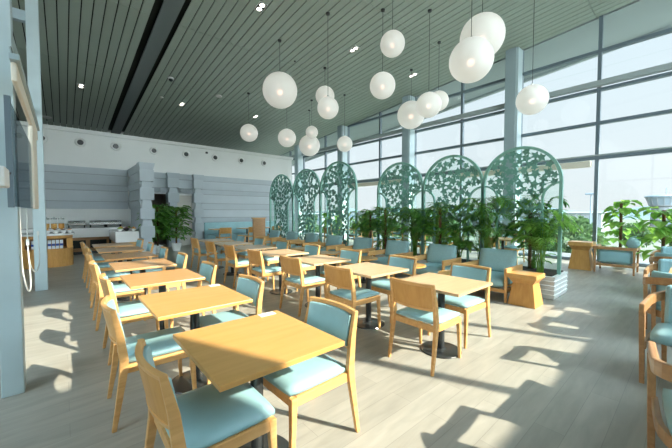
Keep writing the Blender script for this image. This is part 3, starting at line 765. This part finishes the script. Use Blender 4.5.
tubs = [(2.47, -.17, .12, 'curved back wooden tub chair nearest the camera, cut off by the right edge'), (4.06, -.02, PI-.05, 'blue cushioned tub chair facing the camera, second from the front at the right edge'),
        (5.35, .10, .04, 'tub chair with sunlit back rail, third from the front at the right edge'), (6.35, .15, PI, 'tub chair, fourth from the front at the right edge'),
        (7.75, .22, 0, 'tub chair, fifth from the front at the right edge'), (8.75, .25, PI, 'tub chair farthest back at the right edge, before the monstera')]
for x, y, rz, l in tubs: place(tub, (x, y, 0), rz, l, 'tub chairs along the right edge')
for x, y, l in ((3.2, -.36, 'between the first two tub chairs'), (5.85, -.05, 'between the third and fourth tub chairs'), (8.25, -.0, 'between the last two tub chairs')):
    place(table, (x, y-.12, 0), 0, 'square oak cafe table at the right edge %s' % l, 'cafe tables along the right edge')

# ------------------------------------------------------------------ seating behind the screens
for i, y in enumerate([3.6, 5.8, 8.0, 10.3]):
    place(table, (9.4, y, 0), 0, 'square oak cafe table behind the arched screens, %s from the right' % ORD[i], 'cafe tables behind the screens')
    place(chair, (8.75, y, 0), 0, 'oak dining chair behind the arched screens, %s from the right, screen side' % ORD[i], 'chairs behind the screens')
    place(chair, (10.05, y, 0), PI, 'oak dining chair behind the arched screens, %s from the right, window side' % ORD[i], 'chairs behind the screens')

# far end: banquette, tables, chairs
t = thing('banquette', (6.7, 14.55, 0), 0, 'long pale teal banquette against the grey boarded far wall', 'bench seat')
MB().box(-1.85, 1.85, -.24, .30, .12, .46).build('seat', 'blue', t, bevel=.03)
MB().box(-1.85, 1.85, .14, .30, .46, 1.02).build('backrest', 'blue', t, bevel=.03)
MB().box(-1.8, 1.8, -.2, .28, 0, .12).build('plinth', 'wood_dark', t)
for i, x in enumerate([5.25, 6.55, 7.75]):
    n = ['leftmost', 'middle', 'rightmost'][i]
    place(table, (x, 13.95, 0), 0, '%s square table in front of the teal banquette' % n, 'tables at the banquette')
    place(chair, (x-.02, 13.47, 0), PI/2, '%s oak chair facing the teal banquette' % n, 'chairs at the banquette')
t = thing('wooden_partition', (6.35, 12.35, 0), 0, 'brown wooden end partition standing left of the farthest arched screen', 'partition')
MB().box(-.28, .28, -.04, .04, .08, 1.22).build('panel', 'wood_walnut', t, bevel=.005)
MB().box(-.32, .32, -.06, .06, 1.22, 1.26).build('cap', 'wood', t, bevel=.005)
MB().box(-.30, .30, -.07, .07, 0, .08).build('plinth', 'wood_dark', t)

# ------------------------------------------------------------------ buffet
t = thing('buffet_island', (-.36, 12.0, 0), 0, 'rounded oak buffet island with open shelf and white top behind the slim post', 'counter')
def rr(hx, hy, r=.42, n=8, open_=False):
    P_ = []
    for cx, cy, a0 in ((hx-r,-hy+r,-PI/2),(hx-r,hy-r,0),(-hx+r,hy-r,PI/2),(-hx+r,-hy+r,PI)):
        for i in range(n+1):
            a = a0+PI/2*i/n; P_.append((cx+r*math.cos(a), cy+r*math.sin(a)))
    return P_
up = lambda z0: (lambda a, b, tt: (a, b, z0-tt))
MB().prism(rr(.56,.62), up(.50), .50).build('cabinet', 'wood_ply', t)
MB().prism(rr(.56,.62), up(.86), .08).build('top_band', 'wood_ply', t)
MB().prism(rr(.60,.66), up(.91), .05).build('worktop', 'cup', t)
MB().box(-.5, .5, .0, .55, .50, .78).build('back_panel', 'wood_dark', t)
MB().box(-.50, -.42, -.38, .0, .50, .78).build('side_panel', 'wood_ply', t); MB().box(.42, .55, -.40, .3, .50, .78).build('side_panel', 'wood_ply', t)
cp0 = thing('milk_carton', label='x', cat='carton')
cb = MB().box(-.033, .033, -.033, .033, 0, .20).build('body', 'carton', cp0)
MB().box(-.034, .034, -.034, .034, .075, .135).build('blue_band', 'carton_b', cb)
MB().hexa([(-.033,-.033,.20),(.033,-.033,.20),(.033,.033,.20),(-.033,.033,.20)], [(-.033,-.004,.235),(.033,-.004,.235),(.033,.004,.235),(-.033,.004,.235)]).build('gable_top', 'carton', cp0)
for i in range(8):
    place(cp0, (-.36-.34+.075+i*.082, 12.0-.5+(0.10 if i in (0,) else .04), .50), 0, 'white carton with blue band on the island shelf, %s from the left' % ORD[i], 'milk cartons on the island shelf')
def dispenser(x, y, mat, label):
    t = thing('cereal_dispenser', (x, y, .91), 0, label, 'dispenser', 'cereal dispensers on the island')
    MB().lathe([(.001,0),(.07,0),(.07,.02),(.02,.03),(.02,.09),(.001,.09)], seg=16).build('stand', 'chrome', t)
    MB().lathe([(.02,.09),(.065,.13),(.065,.26),(.001,.26)], seg=18).build('cereal', mat, t)
    MB().lathe([(.067,.11),(.067,.38),(.062,.38)], seg=18).build('jar', 'glass', t)
    MB().lathe([(.001,.38),(.07,.38),(.07,.41),(.02,.42),(.015,.45),(.001,.45)], seg=18).build('lid', 'chrome', t)
dispenser(-.36, 12.05, 'cereal', 'tall clear cereal dispenser on the island, left of three, next to the slim post')
dispenser(-.20, 12.05, 'cereal', 'middle tall clear cereal dispenser on the island')
dispenser(-.04, 12.05, 'fruit', 'right tall clear cereal dispenser with reddish contents on the island')
for i, (x, m) in enumerate(((-.50,'berry'),(-.33,'fruit'),(-.16,'berry'),(.0,'berry'),(.13,'fruit'))):
    t = thing('serving_bowl', (x, 11.62+ (.12 if i in (0,4) else 0), .91), 0, '%s white bowl from the left along the front of the island top' % ORD[i], 'bowl', 'bowls on the island')
    MB().lathe([(.035,0),(.065,.05),(.078,.09),(.07,.09),(.058,.05),(.001,.035)], seg=20).build('bowl', 'cup', t)
    MB().ball((0,0,.075), .062, 14, .6).build('contents', m, t, smooth=True)
# back counter
t = thing('buffet_counter', (.0, 14.55, 0), 0, 'long white topped buffet counter with brown wood base against the far wall', 'counter')
MB().box(-4.0, 1.95, -.30, .40, .10, .60).build('base_cabinet', 'wood_dark', t)
MB().box(-4.0, 1.95, -.38, .42, .60, .93).build('white_fascia', 'cup', t, bevel=.01)
MB().box(-4.0, 1.95, -.26, .38, 0, .10).build('plinth', 'black', t)
for x in (.35, .95, 1.5): MB().box(x-.24, x+.24, -.315, -.30, .22, .50).build('niche_shade', 'ceil_dark', t)  # near-black panel stands in for the shaded inside of each opening
for x, k in ((.22,2),(.48,2)): 
    pass
t = thing('end_counter', (1.62, 13.0, 0), 0, 'white slab serving counter on oak base in front of the grey wing wall', 'counter')
MB().box(-.30, .28, -.62, 1.1, .0, .50).build('base_cabinet', 'wood', t, bevel=.01)
MB().box(-.36, .30, -.70, 1.12, .50, .86).build('white_slab', 'cup', t, bevel=.02)
ch0 = thing('chafing_dish', label='x', cat='chafing dish')
MB().box(-.25, .25, -.17, .17, .10, .17).build('pan', 'chrome', ch0, bevel=.01)
MB().box(-.23, -.20, -.14, -.11, 0, .10).box(.20, .23, -.14, -.11, 0, .10).box(-.23, -.20, .11, .14, 0, .10).box(.20, .23, .11, .14, 0, .10).build('stand', 'black', ch0)
mb = MB(); mb.prism([(.17*math.cos(PI*i/10), .17+.10*math.sin(PI*i/10)) for i in range(11)], lambda a, b, tt: (-.24+tt, a, b), .48); mb.build('roll_top_lid', 'chrome', ch0)
MB().tube([(-.08,-.15,.22),(-.08,-.19,.24),(.08,-.19,.24),(.08,-.15,.22)], .01).build('handle', 'black', ch0)
for x, l in ((.36,'left of the three steel chafing dishes on the back counter'), (.96,'middle of the three steel chafing dishes on the back counter'), (1.42+.02,'right of the three steel chafing dishes on the back counter')):
    place(ch0, (x, 14.55, .93), 0, l, 'chafing dishes on the back counter')
for i, (x, y, m) in enumerate(((1.42,12.6,'green_fruit'),(1.62,12.75,'berry'),(1.8,12.55,'fruit'),(1.5,13.1,'fruit'),(1.75,13.15,'green_fruit'))):
    t = thing('fruit_bowl', (x, y, .86), 0, ['small bowl of green fruit at the front left of the end counter','bowl of dark fruit in the middle of the end counter','bowl of orange fruit nearest the grey pilaster on the end counter','bowl of orange fruit at the rear left of the end counter','bowl of green fruit at the rear right of the end counter'][i], 'bowl', 'fruit bowls on the end counter')
    MB().lathe([(.04,0),(.06,.02),(.095,.08),(.085,.08),(.05,.03),(.001,.02)], seg=20).build('bowl', ['cup','black'][i%2], t)
    mb = MB()
    for k in range(6): mb.ball((.045*math.cos(k*1.05), .045*math.sin(k*1.05), .085), .03, 10)
    mb.ball((0,0,.12), .03, 10); mb.build('fruit', m, t, smooth=True)

# ------------------------------------------------------------------ pendant globes
def pendant(x, y, z, r, label):
    t = thing('globe_pendant', (x, y, z), 0, label, 'pendant lamp', 'white globe pendant lamps')
    top = zc(y)-z
    gs = MB().ball((0,0,0), r, 40).build('globe_shade', 'globe', t, smooth=True)
    MB().ball((0,0,-.1*r), r*.17, 12).build('bulb', 'bulb', gs, smooth=True)
    MB().lathe([(.03,r-.01),(.035,r+.02),(.012,r+.05),(.001,r+.05)], seg=14).build('cap', 'chrome', t)
    MB().tube([(0,0,r+.04),(0,0,top-.01)], .006, 6).build('cord', 'black', t)
    MB().lathe([(.001,top-.05),(.05,top-.045),(.055,top),(.001,top)], seg=16).build('ceiling_rose', 'black', t)
def at(u, v, depth):                     # point at a given distance along the view axis
    F = Vector((math.sin(yaw)*math.cos(pitch), math.cos(yaw)*math.cos(pitch), -math.sin(pitch))); R = Vector((math.cos(yaw), -math.sin(yaw), 0)); U = R.cross(F)
    return Vector((0,0,1.5))+(F+R*((u-336)/f_px)+U*((224-v)/f_px))*depth
G = [(280,90.5,9.42,.515,'large globe pendant hanging left of centre, largest on the left side'), (249,133,12.7,.35,'small globe pendant farthest left, against the ceiling above the far wall'),
     (287,138,12.6,.36,'globe pendant directly below and behind the large left one'), (325,96,11.1,.335,'globe pendant half hidden behind another, upper of the overlapping pair at centre'),
     (328,108,8.43,.287,'globe pendant in front, lower of the overlapping pair at centre'), (311.8,132.3,13.7,.27,'smallest globe pendant, hanging in front of a large far one'),
     (309.5,145.5,14.8,.49,'large far globe pendant lowest at centre left, near the arched screens'), (344.7,144,13.4,.33,'small globe pendant right of the large far one, before the window column'),
     (392.5,44,7.85,.305,'globe pendant highest in the middle of the photo'), (382.5,85.7,8.4,.34,'globe pendant just below and left of the highest middle one'),
     (411,115,11.6,.50,'large globe pendant in front of the third window column'), (428.7,105,8.55,.335,'globe pendant overlapping the large one at its upper right'),
     (438.5,101,10,.31,'globe pendant peeking out behind another at its right, beside the window'), (471,60.5,5.4,.36,'globe pendant in front of the biggest pair at upper right'),
     (482,37,7.5,.50,'biggest globe pendant at upper right, behind its neighbour'), (532,99.8,7.0,.32,'globe pendant farthest right, in front of the window')]
for u, v_, d, r, l in G:
    p = at(u, v_, d); pendant(p.x, p.y, p.z, r, l)

# ceiling fittings, following the slope
tilt = -math.atan(.09)
def onceil(o, x, y): o.location = (x, y, zc(y)); o.rotation_euler = (tilt, 0, 0)
dl = thing('twin_downlight', label='x', cat='ceiling light')
tf = MB().box(-.11, .11, -.17, .17, -.012, .0).build('trim_frame', 'white', dl)
for s in (-1, 1):
    MB().lathe([(.001,-.016),(.062,-.016),(.066,-.012),(.001,-.012)], (0,s*.08,0), seg=18).build('lamp', 'lamp_on', tf)
MB().box(-.095, .095, -.155, .155, -.014, -.012).build('black_baffle', 'black', tf)
first = True
for x, y, l in ((3.92,7.42,'twin square downlight nearest the camera, at top left of centre'), (7.16,7.36,'twin square downlight between the middle globe pendants'), (10.2,7.26,'twin square downlight near the window columns'),
                (.61,14.7,'twin square downlight left of the dark ceiling recess'), (3.92,14.45,'twin square downlight far back right of the dark recess'), (7.12,14.1,'twin square downlight far back above the farthest left globe')):
    c = place(dl, (0,0,0), 0, l, 'twin downlights in the plank ceiling'); onceil(c, x, y)
def small(name, x, y, r, mat, label, cat, h=.03):
    o = MB().lathe([(.001,-h),(r*.7,-h),(r,-h*.6),(r,0),(.001,0)], seg=18).build(name, mat); tag(o, label, cat); onceil(o, x, y)
small('ceiling_speaker', -.43, 18.9, .19, 'cup', 'round white ceiling speaker at the far left above the white wall', 'speaker')
small('ceiling_speaker', 4.9, 12.9, .13, 'cup', 'round pale ceiling speaker right of the dome camera', 'speaker')
small('smoke_detector', 3.1, 14.2, .07, 'cup', 'small white smoke detector beyond the dome camera', 'smoke detector')
small('sprinkler_head', 6.0, 9.0, .03, 'black', 'tiny dark sprinkler right of the large left globe cord', 'sprinkler')
o = thing('dome_camera', label='silver dome camera on the ceiling right of the dark recess', cat='security camera')
MB().lathe([(.001,-.05),(.09,-.05),(.10,0),(.001,0)], seg=18).build('housing', 'cup', o); MB().ball((0,0,-.06), .07, 16).build('dome', 'black', o, smooth=True); onceil(o, 3.01, 12.4)

# ------------------------------------------------------------------ outside
GZ = -5.5
S('ground', MB().box(12.5, 700, -400, 500, GZ-.3, GZ), 'grass')
S('road', MB().box(34, 60, -200, 300, GZ, GZ+.04), 'road')
S('terrace', MB().box(12.3, 14.5, Y0, Y1+2, -.3, -.06), 'concrete')
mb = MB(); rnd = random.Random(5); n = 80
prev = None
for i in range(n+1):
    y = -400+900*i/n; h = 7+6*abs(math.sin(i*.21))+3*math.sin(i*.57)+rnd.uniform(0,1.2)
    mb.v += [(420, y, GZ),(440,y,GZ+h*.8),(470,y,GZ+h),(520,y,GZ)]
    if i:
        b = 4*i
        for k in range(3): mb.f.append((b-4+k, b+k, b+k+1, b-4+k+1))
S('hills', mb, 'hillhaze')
def make_tree(nm, seed, R, H, cnt, ls):
    rnd = random.Random(seed); t = thing(nm, label='x', cat='tree')
    MB().tube([(0,0,0),(.1,0,H*.35),(0,.1,H*.7)], [.22,.16,.08], 7).build('trunk', 'bark', t)
    mb = MB(); blobs = [(Vector((rnd.uniform(-.5,.5)*R, rnd.uniform(-.5,.5)*R, H*rnd.uniform(.45,.85))), R*rnd.uniform(.35,.6)) for _ in range(9)]
    for _ in range(cnt):
        c, r = rnd.choice(blobs); d = Vector((rnd.gauss(0,1),rnd.gauss(0,1),rnd.gauss(0,1))).normalized()
        p = c+d*r*rnd.uniform(.6,1); mb.leaf(p, d+Vector((0,0,-.3)), (rnd.uniform(-1,1),rnd.uniform(-1,1),.4), ls*rnd.uniform(.7,1.3), ls*.6)
    mb.build('crown', 'tree', t)
    return t
tr = [make_tree('broadleaf_tree', 3, 2.6, 6.3, 1500, .55), make_tree('broadleaf_tree', 4, 3.0, 5.4, 1500, .6)]
rnd = random.Random(11); k = 0
spots = []
for i in range(16):
    y = 6+i*4.6+rnd.uniform(-.3,.3); x = 23+rnd.uniform(-.5,.5)+(i%2)*6.0
    spots.append((x, y, rnd.uniform(.84,1.0)))
for i in range(26): spots.append((66+(i%3)*6, -25+i*6.5, rnd.uniform(.75,.95)))
kept = []
for i, (x, y, s) in enumerate(spots):
    near = i < 16
    c = place(tr[i%2], (x, y, GZ), rnd.uniform(0,6), 'green broadleaf tree in the thicket just outside the window wall' if near else 'green broadleaf tree in the belt beyond the road',
              'trees close outside the window' if near else 'trees beyond the road')
    c.scale = (s,s,s)
# low terminal buildings
def building(x, y, w_, d_, h, label):
    t = thing('low_building', (x,y,GZ), 0, label, 'building', 'low buildings on the horizon')
    MB().box(-w_/2, w_/2, -d_/2, d_/2, 0, h).build('walls', 'concrete', t)
    MB().box(-w_/2-.5, w_/2+.5, -d_/2-.5, d_/2+.5, h, h+.4).build('roof', 'transom_lt', t)
    MB().box(-w_/2-.06, -w_/2, -d_/2+1, d_/2-1, h*.5, h*.72).build('window_band', 'mullion', t)
building(150, 52, 16, 60, 6.6, 'long pale building on the horizon seen past the lamp post')
building(140, 150, 16, 70, 7.2, 'long pale building on the horizon seen through the right screens')
building(150, -6, 20, 26, 6.4, 'low pale building below the control tower')
building(95, 130, 16, 40, 6.0, 'pale building on the horizon behind the middle screens')
p = at(664, 200, 150); tx, ty = p.x, p.y
t = thing('control_tower', (tx, ty, GZ), -yaw, 'airport control tower with glazed cab at the right edge of the view', 'tower')
zt = 8.9-GZ
MB().lathe([(4.6,0),(4.2,zt-5),(5.2,zt-4.4),(5.2,zt-4)], seg=16).build('shaft', 'concrete', t)
MB().lathe([(5.0,zt-4),(6.2,zt-.6)], seg=16).build('glazed_cab', 'mullion', t)
mb = MB()
for i in range(16):
    a = 2*PI*i/16; mb.tube([(5.05*math.cos(a),5.05*math.sin(a),zt-4),(6.25*math.cos(a),6.25*math.sin(a),zt-.6)], .2, 4)
mb.build('cab_frames', 'concrete', t)
MB().lathe([(6.6,zt-.6),(7.0,zt),(6.5,zt+.5),(.001,zt+.6)], seg=24).build('roof', 'mullion', t)
MB().tube([(1,0,zt+.5),(1,0,zt+4.2)], .18, 6).build('antenna', 'mullion', t)
p = at(591, 200, 40)
t = thing('lamp_post', (p.x, p.y, GZ), 0, 'tall grey lamp post outside, left of the window mullion', 'lamp post')
MB().tube([(0,0,0),(0,0,9.2)], [.12,.07], 8).build('pole', 'mullion', t)
MB().box(-.25, .25, -.6, .6, 9.2, 9.4).build('lamp_head', 'mullion', t, bevel=.05)
